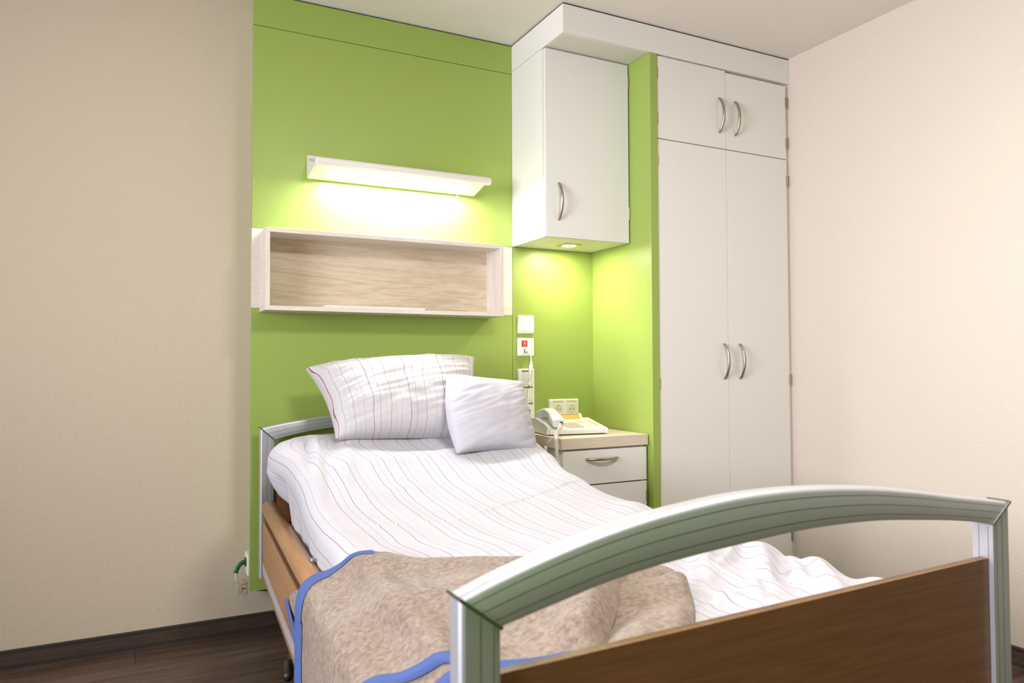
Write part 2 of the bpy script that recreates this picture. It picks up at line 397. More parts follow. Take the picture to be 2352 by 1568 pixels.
# wardrobe
wd = thing('wardrobe', 0, 'built-in white wardrobe with two tall doors and two short doors above', 'wardrobe')
bm = bmesh.new(); YD = -.6265
addbox(bm, (XP2+.001, YD+.021, .06), (XP2+.019, -.003, 2.377)); addbox(bm, (2.722, YD+.021, .06), (2.740, -.003, 2.377))
addbox(bm, (XP2+.019, YD+.021, .06), (2.722, -.003, .078)); addbox(bm, (XP2+.019, YD+.021, 2.359), (2.722, -.003, 2.377)); addbox(bm, (XP2+.019, YD+.021, 2.006), (2.722, -.012, 2.024))
addbox(bm, (2.345, YD+.021, .078), (2.361, -.012, 2.006)); addbox(bm, (XP2+.019, -.012, .078), (2.722, -.003, 2.359))
addbox(bm, (XP2+.001, YD+.05, 0), (2.740, -.003, .06))
finish('wardrobe_body', bm, M_CARC, wd)
box('filler_strip', (2.7405, YD+.008, 0), (XW-.001, YD+.03, 2.377), M_CARC, wd)
XM = 2.3535
doors = []
for nm, x0, x1, z0, z1, hx, hz, hs in (
    ('door', XP2+.004, XM-.0012, 2.0175, 2.3735, 2.316, 2.166, ((-1, 2.30), (-1, 2.103))),
    ('door', XM+.0012, 2.729, 2.0175, 2.3665, 2.409, 2.164, ((1, 2.289), (1, 2.095))),
    ('door', XP2+.004, XM-.0012, .07, 2.0135, 2.328, 1.062, ((-1, 1.925), (-1, .97), (-1, .25))),
    ('door', XM+.0012, 2.729, .07, 2.0135, 2.420, 1.062, ((1, 1.915), (1, .976), (1, .25)))):
    dd = box(nm, (x0, YD-.001, z0), (x1, YD+.0185, z1), M_WHITE, wd, bevel=.001)
    bow_handle(dd, hx, hz, YD-.001)
    for s, z in hs: hinge(dd, (x0-.001) if s < 0 else x1+.001, z, YD+.002, s)

# ------------------------------------------------------------------ box shelf
sh = thing('box_shelf', 0, 'shallow open maple box shelf on the wood band above the bed', 'shelf')
sx0, sx1, sz0, sz1, sy = .411, 1.384, 1.256, 1.5605, -.322
ft = .0165
box('top_board', (sx0, sy, sz1-ft), (sx1, -T-.0005, sz1), M_MAPLEP, sh, bevel=.0012)
box('bottom_board', (sx0, sy, sz0), (sx1, -T-.0005, sz0+ft), M_MAPLEP, sh, bevel=.0012)
box('side_board', (sx0, sy, sz0+ft), (sx0+ft, -T-.0005, sz1-ft), M_MAPLEV, sh, bevel=.0008)
box('side_board', (sx1-ft, sy, sz0+ft), (sx1, -T-.0005, sz1-ft), M_MAPLEV, sh, bevel=.0008)
b_ = box('back_board', (sx0+ft, -T-.006, sz0+ft), (sx1-ft, -T-.0006, sz1-ft), M_MAPLE, sh)
M_PAPER = plain('paper', (240, 236, 230), .5); M_GPAP = plain('grey_card', (176, 158, 138), .5)
f1 = thing('booklet', 0, 'thin white booklet lying flat on the box shelf', 'booklet')
Rb = Matrix.Translation((.835, -.25, sz0+ft+.0006)) @ Matrix.Rotation(math.radians(-1.2), 4, 'Z')
box('cover', (-.20, -.055, .0), (.20, .05, .0085), M_PAPER, f1, bevel=.001, M=Rb)
box('pages', (-.198, -.0555, .0022), (.198, .045, .0065), M_PLAST2, f1, M=Rb)
f2 = box('card', (-.09, -.05, 0), (.09, .045, .0035), M_GPAP, None, M=Matrix.Translation((1.135, -.253, sz0+ft+.0006)) @ Matrix.Rotation(math.radians(-2), 4, 'Z'))
tag(f2, 'thin brown-grey card lying right of the white booklet on the shelf', 'card')

# ------------------------------------------------------------------ wall lamp above the bed
lp = thing('bed_lamp', 0, 'long white reading lamp glowing on the green panel above the bed', 'wall lamp')
lx0, lx1 = .587, 1.302
M_LAMP = plain('lamp_enamel', (226, 220, 214), .35)
zb, zt = 1.787, 1.881
yf, zf = -.305, 1.812          # front lip of the sloping underside
# wall bracket
bm = bmesh.new(); addprism(bm, [(-T, zb+.006), (-T, zt), (-T-.013, zt), (-T-.016, zt-.008), (-T-.016, zb+.012)], lambda y, z: (lx0, y, z), lambda y, z: (lx1, y, z)); finish('mounting_plate', bm, M_LAMP, lp, bevel=.001)
# housing: wedge with a hollow frame around the diffuser
bm = bmesh.new()
prof = [(-T-.0165, zb), (yf, zf), (yf-.004, zf+.012), (-T-.06, zb+.058), (-T-.0165, zt-.012)]
addprism(bm, prof, lambda y, z: (lx0, y, z), lambda y, z: (lx1, y, z)); finish('housing', bm, M_LAMP, lp)
# front tube, longer than the housing on the right
bm = bmesh.new()
tp = []
for k in range(20):
    a = 2*PI*k/20; tp.append((yf-.010+.019*math.cos(a), zf+.016+.017*math.sin(a)))
def tubex(x, s): return lambda y, z: (x, yf-.010+(y-(yf-.010))*s, zf+.016+(z-(zf+.016))*s)
rings = [(lx0+.004, .86), (lx0+.009, 1), (lx1+.014, 1), (lx1+.020, .93), (lx1+.023, .78)]
vs = [[bm.verts.new(tubex(x, s)(*p)) for p in tp] for x, s in rings]
for i in range(len(vs)-1):
    for k in range(20): bm.faces.new((vs[i][k], vs[i][(k+1) % 20], vs[i+1][(k+1) % 20], vs[i+1][k]))
bm.faces.new(vs[0]); bm.faces.new(vs[-1][::-1])
finish('grip_tube', bm, M_LAMP, lp, smooth=True)
# diffuser just under the sloping face
M_DIFF = plain('lamp_glow', (255, 252, 244), .4, emit=(252, 250, 255), es=118)
ux, uz = (yf+T+.0165), (zf-zb); Lp = math.hypot(ux, uz); ey, ez = ux/Lp, uz/Lp
bm = bmesh.new()
pts = []
dx0, dx1, s0, s1, rr = lx0+.068, lx1-.050, .030, .088, .008
for cx_, cs_, a0 in ((dx1-rr, s1-rr, 0), (dx0+rr, s1-rr, 90), (dx0+rr, s0+rr, 180), (dx1-rr, s0+rr, 270)):
    for k in range(6):
        a = math.radians(a0+18*k); pts.append((cx_+rr*math.cos(a), cs_+rr*math.sin(a)))
def dfn(o): return lambda x, s: (x, -T-.0165+ey*s+(-ez)*0, zb+ez*s-o)
addprism(bm, pts, dfn(.0006), dfn(-.001)); finish('diffuser', bm, M_DIFF, lp)
tube('pull_cord', [(lx1-.072-.02*math.sin(t*2.6), -T-.02-.030*t, zb-.008+.012*t-.008*math.sin(t*PI)) for t in [k/10 for k in range(11)]], .0011, M_PLAST, lp, 6)

# ------------------------------------------------------------------ switches and sockets on the niche panel
M_FR = M_PLAST; yS = -T
def frame(parent, x0, x1, z0, z1, holes, name='frame'):
    """bevelled white cover frame with square openings"""
    bm = bmesh.new(); rbox(bm, x0, x1, z0, z1, yS-.010, yS-.0003, .0035, 4, None, .004)
    f = finish(name, bm, M_FR, parent, bevel=.0008)
    return f
s1_ = thing('switch', 0, 'blank square white cover plate, topmost of the column on the green niche panel', 'switch')
frame(s1_, 1.522, 1.606, 1.190, 1.273, 1)
bm = bmesh.new(); rbox(bm, 1.537, 1.595, 1.203, 1.262, yS-.0125, yS-.0095, .001, 2); finish('cover', bm, M_PLAST2, s1_, bevel=.0006)

s2_ = thing('nurse_call_socket', 0, 'square white call socket with a red button and a plugged cord', 'socket')
frame(s2_, 1.520, 1.606, 1.088, 1.171, 1)
bm = bmesh.new(); rbox(bm, 1.536, 1.596, 1.100, 1.160, yS-.0125, yS-.0095, .001, 2); finish('cover', bm, M_PLAST2, s2_, bevel=.0006)
M_RED = plain('red_button', (186, 40, 30), .4); M_REDW = plain('red_icon_print', (236, 190, 180), .5)
rb = box('button', (1.537, yS-.0140, 1.1315), (1.5655, yS-.0122, 1.1595), M_RED, s2_, bevel=.0004); rb['label'] = 'red call button with a pale figure'
bm = bmesh.new()
def annulus(bm, cx, cz, r0, r1, y0, y1, n=24):
    a = [[bm.verts.new((cx+r*math.cos(2*PI*k/n), y, cz+r*math.sin(2*PI*k/n))) for k in range(n)] for r, y in ((r1, y0), (r0, y0), (r0, y1), (r1, y1))]
    for q in range(4):
        for k in range(n): bm.faces.new((a[q][k], a[q][(k+1) % n], a[(q+1) % 4][(k+1) % n], a[(q+1) % 4][k]))
annulus(bm, 1.5513, 1.1425, .0042, .0066, yS-.0146, yS-.0139)
cyl(bm, (1.5513, yS-.0139, 1.1535), (0, -1, 0), .0030, .0007, 14)
for dx in (-.0048, .0048): addbox(bm, (1.5513+dx-.0012, yS-.0146, 1.1455), (1.5513+dx+.0012, yS-.0139, 1.1500))
finish('figure_symbol', bm, M_REDW, rb)
box('jack', (1.549, yS-.0132, 1.106), (1.566, yS-.0122, 1.1215), M_BLACK, s2_)

cc = thing('call_cord', 0, 'white cord with an inline connector hanging from the call socket behind the pillow', 'cord')
zc = [(1.558, yS-.012, 1.113), (1.563, yS-.026, 1.112), (1.571, yS-.033, 1.100), (1.5745, yS-.033, 1.080), (1.5745, yS-.033, 1.062)]
bm = bmesh.new(); addbox(bm, (1.5515, yS-.028, 1.1085), (1.5635, yS-.0130, 1.1195)); finish('plug', bm, M_PLAST, cc, bevel=.002)
tube('cord', [zc[1]]+zc[2:]+[(1.573, yS-.033, 1.05)], .0028, M_PLAST, cc, 10)
tube('connector', [(1.5745, yS-.033, 1.066), (1.5742, yS-.033, 1.052), (1.5735, yS-.033, 1.048), (1.5715, yS-.033, 1.03), (1.570, yS-.033, 1.015), (1.569, yS-.033, 1.012), (1.566, yS-.034, .990), (1.564, yS-.035, .984), (1.5635, yS-.035, .978)],
     [.0052, .0056, .0088, .0092, .0090, .0082, .0070, .0045, .0030], M_PLAST, cc, 14)
tube('cord', [(1.5635, yS-.035, .98), (1.560, yS-.037, .955), (1.553, yS-.045, .925), (1.546, yS-.052, .89), (1.544, yS-.06, .84), (1.545, yS-.065, .80)], .0025, M_PLAST, cc, 10)
tube('cable_mark', [(1.5606, yS-.0372, .958), (1.5575, yS-.0405, .945)], .0028, M_ALUG, cc, 10)

s3_ = thing('triple_socket', 0, 'tall white triple cover plate with data jacks, partly behind the small pillow', 'socket')
frame(s3_, 1.521, 1.606, .804, 1.033, 3)
M_LBL = plain('label_window', (112, 108, 84), .3)
for k, zt_ in enumerate((1.024, .951, .878)):
    bm = bmesh.new(); rbox(bm, 1.537, 1.596, zt_-.062, zt_-.008, yS-.0125, yS-.0095, .001, 2); cv = finish('cover', bm, M_PLAST2, s3_, bevel=.0006)
    box('label_strip', (1.538, yS-.0112, zt_-.0055), (1.595, yS-.0100, zt_+.0005), M_LBL, s3_)
    if k == 1: box('rocker_edge', (1.5655, yS-.0140, zt_-.060), (1.569, yS-.0124, zt_-.022), M_PLAST, cv)
    if k == 2:
        box('jack', (1.545, yS-.0132, zt_-.050), (1.580, yS-.0124, zt_-.031), plain('jack_dark', (70, 55, 40), .5), cv)
        bm = bmesh.new(); cyl(bm, (1.5655, yS-.0124, zt_-.018), (0, -1, 0), .0014, .0006, 10); finish('screw', bm, M_HINGE, cv)
pc = thing('data_cord', 0, 'white data cord plugged into the lowest jack of the triple plate', 'cord')
bm = bmesh.new(); addbox(bm, (1.554, yS-.032, .828), (1.566, yS-.0135, .842)); finish('plug', bm, M_PLAST, pc, bevel=.002)
tube('cord', [(1.560, yS-.030, .834), (1.559, yS-.040, .825), (1.553, yS-.050, .800), (1.547, yS-.058, .775), (1.545, yS-.062, .7595)], .003, M_PLAST, pc, 10)

s4_ = thing('double_socket', 0, 'white double wall socket with two round earthed outlets above the telephone', 'socket')
frame(s4_, 1.682, 1.841, .806, .891, 2)
M_LBL2 = plain('label_window_green', (196, 200, 130), .3); M_HOLE = plain('pin_hole', (60, 54, 44), .6); M_BRASS = plain('earth_clip', (190, 150, 90), .35, metal=1)
for cx_ in (1.7265, 1.7985):
    bm = bmesh.new()
    rbox(bm, cx_-.0285, cx_+.0285, .8155, .8725, yS-.0125, yS-.0095, .001, 2); cv = finish('cover', bm, M_PLAST2, s4_, bevel=.0006)
    # recessed round cup, modelled as a raised ring and a sunken dish
    bm = bmesh.new(); n = 32; cz_ = .8445
    prof = [(.0215, yS-.0126), (.0205, yS-.0138), (.0195, yS-.0130), (.0188, yS-.0128)]
    ringsv = [[bm.verts.new((cx_+r*math.cos(2*PI*k/n), y, cz_+r*math.sin(2*PI*k/n))) for k in range(n)] for r, y in prof]
    for q in range(len(prof)-1):
        for k in range(n): bm.faces.new((ringsv[q][k], ringsv[q][(k+1) % n], ringsv[q+1][(k+1) % n], ringsv[q+1][k]))
    bm.faces.new(ringsv[-1])
    cup = finish('outlet', bm, plain('cup', (226, 218, 200), .4), cv)
    for dx in (-.0095, .0095):
        bm = bmesh.new(); cyl(bm, (cx_+dx*.9, yS-.0129, cz_), (0, -1, 0), .0026, .0006, 14); finish('pin_hole', bm, M_HOLE, cv)
    for s in (-1, 1): box('earth_contact', (cx_-.0035, yS-.0140, cz_+s*.0175-.0018), (cx_+.0035, yS-.0129, cz_+s*.0175+.0018), M_BRASS, cv)
    box('label_strip', (cx_-.0275, yS-.0112, .8765), (cx_+.0275, yS-.0100, .8835), M_LBL2, s4_)

# ------------------------------------------------------------------ nightstand
ns = thing('nightstand', 0, 'white nightstand with a pale wood top in the green niche', 'nightstand')
nx0, nx1, ny0, ny1, nzt = 1.497, 1.9195, -.606, -.1805, .757
bm = bmesh.new(); addbox(bm, (nx0, ny0, .7125), (nx1, ny1, nzt)); finish('top', bm, M_TOP, ns, bevel=.0015)
bm = bmesh.new()
addbox(bm, (nx0+.012, ny0+.026, .06), (nx0+.030, ny1, .710)); addbox(bm, (nx1-.022, ny0+.026, .06), (nx1-.004, ny1, .710))
addbox(bm, (nx0+.030, ny0+.026, .06), (nx1-.022, ny1, .078)); addbox(bm, (nx0+.030, ny1-.012, .078), (nx1-.022, ny1, .710)); addbox(bm, (nx0+.030, ny0+.03, .69), (nx1-.022, ny1-.012, .710))
addbox(bm, (nx0+.012, ny0+.026, .710), (nx1-.004, ny1, .7123))
finish('nightstand_body', bm, M_WHITE, ns)
dr = box('drawer', (nx0+.010, ny0+.006, .5665), (nx1-.004, ny0+.024, .7045), M_WHITE, ns, bevel=.0015)
bow_handle(dr, 1.690, .668, ny0+.006, .150, vertical=False, proud=.026)
dr2 = box('door', (nx0+.010, ny0+.006, .09), (nx1-.004, ny0+.024, .5615), M_WHITE, ns, bevel=.0015)
hinge(dr2, nx1-.002, .50, ny0+.009, 1)
box('foot_plinth', (nx0+.03, ny0+.05, 0), (nx1-.02, ny1-.02, .06), M_CARC, ns)

# ------------------------------------------------------------------ telephone
ph = thing('telephone', 0, 'white desk telephone with a corded handset and amber display on the nightstand', 'telephone')
PM = Matrix.Translation((1.515, -.485, nzt+.0008)) @ Matrix.Rotation(math.radians(-8.6), 4, 'Z')
PW, PD = .262, .205
M_PH = plain('phone_shell', (238, 236, 238), .35); M_KEY = plain('phone_keys', (212, 208, 186), .4)
M_AMB = plain('amber_display', (222, 184, 92), .25); M_PDK = plain('phone_dark', (60, 48, 60), .4)
def pz(v): return .026+(.056-.026)*v/PD     # top surface height along the depth
bm = bmesh.new()
prof = [(.0, .004), (.0, .020), (.003, .025), (PD-.004, pz(PD)), (PD, pz(PD)-.004), (PD, .006), (PD-.02, 0), (.02, .002)]
addprism(bm, prof, lambda y, z: PM @ Vector((0, y, z)), lambda y, z: PM @ Vector((PW, y, z)))
body = finish('phone_body', bm, M_PH, ph, bevel=.002)
bm = bmesh.new(); addprism(bm, [(.02, .0), (PD-.03, 0), (PD-.03, .004), (.02, .003)], lambda y, z: PM @ Vector((.01, y, z)), lambda y, z: PM @ Vector((PW-.01, y, z))); finish('foot', bm, M_PDK, ph)
box('front_seam', (.002, -.0004, .0105), (PW-.002, .001, .0112), M_KEY, body, M=PM)
# raised display housing
bm = bmesh.new()
def dp(x0, x1): return (lambda y, z: PM @ Vector((x0, y, z)), lambda y, z: PM @ Vector((x1, y, z)))
addprism(bm, [(PD-.048, pz(PD-.048)-.002), (PD-.020, pz(PD)+.020), (PD-.006, pz(PD)+.020), (PD-.002, pz(PD)-.01)], *dp(.066, .218)); dh = finish('display_housing', bm, M_PH, ph, bevel=.0015)
bm = bmesh.new(); sl = (pz(PD)+.020-pz(PD-.048)+.002)/.028
def on(y): return pz(PD-.048)-.002+sl*(y-(PD-.048))
a, b_2 = PD-.043, PD-.024
addprism(bm, [(a, on(a)+.0006), (b_2, on(b_2)+.0006), (b_2, on(b_2)-.002), (a, on(a)-.002)], *dp(.076, .206)); finish('display', bm, M_AMB, dh)
addy = b_2
bm = bmesh.new(); addprism(bm, [(addy, on(addy)+.0008), (addy+.0022, on(addy+.0022)+.0008), (addy+.0022, on(addy)-.002), (addy, on(addy)-.002)], *dp(.076, .206)); finish('display_edge', bm, M_PDK, dh)
def key(x0, x1, y0, y1, h=.0022, mat=M_KEY, nm='key'):
    bm = bmesh.new(); addprism(bm, [(y0, pz(y0)-.001), (y0, pz(y0)+h), (y1, pz(y1)+h), (y1, pz(y1)-.001)], lambda y, z: PM @ Vector((x0, y, z)), lambda y, z: PM @ Vector((x1, y, z)))
    finish(nm, bm, mat, body, bevel=.0005)
for r in range(4):
    for c in range(3): key(.088+c*.026, .088+c*.026+.021, .020+r*.024, .020+r*.024+.017)
for c in range(2): key(.176+c*.034, .176+c*.034+.028, .128, .133, .0012)
key(.178, .205, .112, .1155, .0012)
key(.226, .238, .040, .118, .001, M_KEY, 'name_strip')
bm = bmesh.new(); cyl(bm, PM @ Vector((PW-.022, .0002, .0165)), PM.to_3x3() @ Vector((0, -1, 0)), .0018, .0005, 10); finish('microphone_hole', bm, M_PDK, body)
# cradle shoulder at the left
bm = bmesh.new()
addprism(bm, [(.015, .002), (.015, .034), (.055, .046), (PD-.035, .064), (PD+.004, .060), (PD+.004, .002)], lambda y, z: PM @ Vector((-.012 if z < .003 else -.004, y, z)), lambda y, z: PM @ Vector((.060, y, z))); finish('cradle', bm, M_PH, ph, bevel=.004, seg=3)
# handset: an arched bar with two heads
hs = []
for k in range(31):
    t = k/30; y = -.008+t*.205
    top = .066+.030*math.sin(PI*t)**.8+.020*t; 
    if t < .27: bot = .034+.012*t/.27
    elif t > .76: bot = .058+.002*(t-.76)
    else: bot = .050+.034*math.sin(PI*(t-.27)/.49)**.6
    wd_ = .0275 if (t < .25 or t > .78) else .0235
    hs.append((y, top, bot, wd_))
bm = bmesh.new(); prev = None; nseg = 12
for y, top, bot, hw in hs:
    cz_ = (top+bot)/2; hh = (top-bot)/2; ring = []
    for k in range(nseg*2):
        a = 2*PI*k/(nseg*2); c, s = math.cos(a), math.sin(a)
        ex = 2/3.6
        ring.append(bm.verts.new(PM @ Vector((.034+hw*math.copysign(abs(c)**ex, c), y, cz_+hh*math.copysign(abs(s)**ex, s)))))
    if prev:
        for k in range(len(ring)): bm.faces.new((prev[k], prev[(k+1) % len(ring)], ring[(k+1) % len(ring)], ring[k]))
    else: bm.faces.new(ring)
    prev = ring
bm.faces.new(prev[::-1])
hso = finish('handset', bm, M_PH, ph, bevel=.002); hso.data.polygons.foreach_set('use_smooth', [True]*len(hso.data.polygons))
bm = bmesh.new(); addbox(bm, (.039, -.0090, .044), (.051, -.0078, .057), PM); finish('cord_jack', bm, M_BLACK, hso)
# coiled cord
def coil(path, r, turns, wire):
    path = [Vector(p) for p in path]
    def at(t):
        f = t*(len(path)-1); i = min(int(f), len(path)-2); return path[i].lerp(path[i+1], f-i)
    n = turns*10; pts = []
    for k in range(n+1):
        t = k/n; p = at(t); d = (at(min(1, t+.02))-at(max(0, t-.02))).normalized()
        u = d.cross(Vector((.3, 1, .2))).normalized(); v = d.cross(u)
        a = 2*PI*turns*t; pts.append(p+(u*math.cos(a)+v*math.sin(a))*r)
    return pts
j0 = PM @ Vector((.045, -.010, .050))
bm = bmesh.new()
addtube(bm, [j0+Vector((0, .003, 0)), j0+Vector((-.006, -.008, 0)), j0+Vector((-.014, -.012, -.004))], .0024, 8)
p1 = [j0+Vector((-.012, -.011, -.002)), j0+Vector((-.030, -.035, -.016)), Vector((1.485, -.580, .772)), Vector((1.476, -.600, .752)), Vector((1.474, -.606, .700)), Vector((1.477, -.612, .640)), Vector((1.478, -.62, .58)), Vector((1.470, -.60, .52)), Vector((1.462, -.56, .52)), Vector((1.460, -.53, .60)), Vector((1.464, -.53, .68)), Vector((1.466, -.53, .722))]
addtube(bm, coil(p1[:7], .0062, 44, .0016), .0017, 6)
addtube(bm, coil(p1[8:], .0058, 26, .0016), .0017, 6)
addtube(bm, [p1[6], p1[7], p1[8]], .0018, 8)
addtube(bm, [Vector((1.466, -.53, .722)), Vector((1.470, -.545, .742)), Vector((1.480, -.575, .764)), Vector((1.500, -.575, .768)), Vector((1.520, -.50, .7625))], .0018, 8)
finish('coiled_cord', bm, M_PLAST, ph, smooth=True)
ad = thing('adapter_box', 0, 'low flat white plastic box at the back left corner of the nightstand', 'box')
box('case', (1.507, -.262, nzt+.0045), (1.62, -.192, nzt+.027), M_PLAST, ad, bevel=.003)
box('base_lip', (1.514, -.258, nzt+.0005), (1.614, -.196, nzt+.0045), plain('tan_base', (206, 170, 130), .5), ad)

# ------------------------------------------------------------------ socket box and green plug at the left edge of the wall panel
so = box('side_socket', (XL-.0045, -.145, .250), (XL+.0295, -.065, .330), M_PLAST, None, bevel=.004); tag(so, 'white socket on the left edge of the green panel near the floor', 'socket')
gp = thing('green_plug', 0, 'dark green angled cable plug in the left edge of the green panel', 'plug')
M_GRN = plain('dark_green_rubber', (14, 84, 46), .45)
tube('plug_sleeve', [(XL-.0050, -.105, .296), (.373, -.105, .296), (.366, -.105, .295), (.357, -.105, .289), (.349, -.105, .278), (.344, -.105, .266), (.3425, -.105, .262), (.342, -.105, .259)], [.0085, .0085, .0085, .0082, .0078, .0075, .0078, .0098], M_GRN, gp, 14)
bm = bmesh.new(); cyl(bm, (XL-.0095, -.105, .296), (1, 0, 0), .017, .0048, 20); finish('plug_flange', bm, M_GRN, gp)
tube('plug_cable', [(.342, -.105, .258), (.341, -.105, .245), (.343, -.105, .232), (.350, -.104, .219)], .003, M_PLAST2, gp, 8)
M_CLR = plain('smoky_plastic', (186, 172, 152), .25)
tr = thing('cable_box', 0, 'small translucent grey cable box hanging below the green plug', 'box')
box('case', (.343, -.125, .180), (.364, -.085, .211), M_CLR, tr, bevel=.003)
box('case_cap', (.3645, -.130, .176), (.3815, -.080, .197), M_CLR, tr, bevel=.003)
box('case_cap', (.3645, -.130, .201), (.3815, -.080, .214), M_CLR, tr, bevel=.003)
box('case_cap', (.362, -.120, .2145), (.3815, -.085, .226), M_CLR, tr, bevel=.003)

# ------------------------------------------------------------------ BED
def bx(X, y): return X+.053*(y+2.4)       # bed stands very slightly askew to the wall
bed = thing('hospital_bed', 0, 'adjustable care bed with aluminium-framed wooden head and foot boards', 'bed')

def board_frame(yF_, outer, inner, zx, zpan, zbot, dx=0, tilt=0, name='footboard', jitter=0):
    """arched aluminium frame, front face at yF_; outer/inner = tables x -> z"""
    D = .034
    x0, x1 = outer[0][0], outer[-1][0]; ix0, ix1 = inner[0][0], inner[-1][0]
    root = bpy.data.objects.new(name, None); COL.objects.link(root); root.parent = bed
    n = 48
    def prof(k, dep=D):       # cross-section around the profile: (v across 0..1, y)
        return [(0.0, .006), (.05, .0015), (.12, 0), (.90, 0), (1.0, .001), (1.0, dep), (.12, dep), (.05, dep-.0015), (0, dep-.006)]
    # arch
    bm = bmesh.new(); rings = []
    for i in range(n+1):
        t = i/n; xo = lerp(x0, x1, t); xi = lerp(ix0, ix1, t)
        zo = interp(outer, xo); zi = interp(inner, xi)
        rings.append([bm.verts.new((lerp(xo, xi, v), yF_+y, lerp(zo, zi, v))) for v, y in prof(0)])
    m = len(rings[0])
    for i in range(n):
        for k in range(m): bm.faces.new((rings[i][k], rings[i][(k+1) % m], rings[i+1][(k+1) % m], rings[i+1][k]))
    bm.faces.new(rings[0]); bm.faces.new(rings[-1][::-1])
    arch = finish('top_rail', bm, M_ALU, root); 
    for p in arch.data.polygons: p.use_smooth = len(p.vertices) == 4
    me = arch.modifiers.new('es', 'EDGE_SPLIT'); me.split_angle = math.radians(50)
    # engraved grooves
    bm = bmesh.new()
    for v in (.22, .50, .80):
        for i in range(n):
            q = []
            for t in (i/n, (i+1)/n):
                xo = lerp(x0, x1, t); xi = lerp(ix0, ix1, t); zo = interp(outer, xo); zi = interp(inner, xi)
                for dv in (-.008, .008):
                    q.append((lerp(xo, xi, v+dv), yF_-.0002, lerp(zo, zi, v+dv)))
            vs_ = [bm.verts.new(p) for p in q]; bm.faces.new((vs_[0], vs_[1], vs_[3], vs_[2]))
    finish('groove', bm, M_ALUG, arch)
    # posts, mitred
    for side, xo, xi, zo, zi in ((0, x0, ix0, outer[0][1], inner[0][1]), (1, x1, ix1, outer[-1][1], inner[-1][1])):
        bm = bmesh.new(); prs = prof(0)
        top = [bm.verts.new((lerp(xo, xi, v), yF_+y, lerp(zo, zi, v)-.001)) for v, y in prs]
        bot = [bm.verts.new((lerp(xo, xi, v), yF_+y, zbot)) for v, y in prs]
        for k in range(m): bm.faces.new((top[k], top[(k+1) % m], bot[(k+1) % m], bot[k]))
        bm.faces.new(top); bm.faces.new(bot[::-1])
        post = finish('post', bm, M_ALU, root); 
        bm = bmesh.new()
        for v in (.50, .83):
            xg = lerp(xo, xi, v); addbox(bm, (xg-.0004, yF_-.0002, zbot+.01), (xg+.0004, yF_+.0005, lerp(zo, zi, v)-.004))
        s = 1 if side == 0 else -1      # slot on the inner face
        for yy in (.0085, .0235): addbox(bm, (min(xi, xi+s*.0003), yF_+yy, zbot+.01), (max(xi, xi+s*.0003), yF_+yy+.0006, zi-.006))
        finish('groove', bm, M_ALUG, post)
        # joint plate on the mitre
        bm = bmesh.new()
        P = Vector((xo, 0, zo)); Q = Vector((xi, 0, zi)); dd = (Q-P).normalized(); nn = Vector((-dd.z, 0, dd.x))*.0022
        P2 = P-dd*.002; Q2 = Q+dd*.003
        path = [Vector((P2.x, yF_+.004, P2.z)), Vector((P2.x, yF_-.0022, P2.z)), Vector((Q2.x, yF_-.0022, Q2.z)), Vector((Q2.x, yF_+D+.0015, Q2.z)), Vector((P2.x, yF_+D+.0015, P2.z))]
        a = [bm.verts.new(p+nn) for p in path]; b = [bm.verts.new(p-nn) for p in path]
        for k in range(5): bm.faces.new((a[k], a[(k+1) % 5], b[(k+1) % 5], b[k]))
        bm.faces.new(a); bm.faces.new(b[::-1]); finish('corner_joint', bm, M_ALUJ, root, bevel=.0008)
    # wooden panel between the posts
    bm = bmesh.new(); zl, zr = zpan
    addprism(bm, [(ix0-.004, zbot+.06), (ix1+.004, zbot+.06), (ix1+.004, zr), (ix0-.004, zl)], lambda x, z: (x, yF_+.0092, z), lambda x, z: (x, yF_+.0236, z))
    pnl = finish('panel', bm, M_BEECHX, root, bevel=.0008)
    bm = bmesh.new()  # top edge coloured lighter to stand for lamp light falling on it
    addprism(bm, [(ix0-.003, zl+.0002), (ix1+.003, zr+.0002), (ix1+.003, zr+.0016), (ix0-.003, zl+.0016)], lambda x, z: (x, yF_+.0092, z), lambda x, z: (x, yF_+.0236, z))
    eb = finish('lit_top_edge', bm, M_BEECH, pnl, bevel=.0006); eb['label'] = 'top edge of the panel with lamp light put into its lighter colour'
    return root

fo = [(.305, .808), (.35, .823), (.42, .8425), (.494, .8592), (.58, .873), (.699, .8835), (.82, .8835), (.951, .8742), (1.06, .860), (1.155, .8445), (1.293, .824)]
fi = [(.352, .772), (.42, .7865), (.494, .8015), (.58, .8125), (.698, .8215), (.82, .828), (.950, .8262), (1.06, .817), (1.154, .8065), (1.247, .793)]
fo_root = board_frame(-2.400, fo, fi, None, (.7165, .7335), .22, name='footboard')
ho = [(.406, .821), (.50, .838), (.66, .857), (.80, .864), (.90, .866), (1.05, .863), (1.20, .851), (1.32, .836), (1.405, .821)]
hi = [(.455, .776), (.55, .796), (.68, .813), (.80, .8195), (.90, .821), (1.05, .818), (1.18, .808), (1.28, .792), (1.356, .776)]
board_frame(-.262, ho, hi, None, (.665, .665), .268, name='headboard')

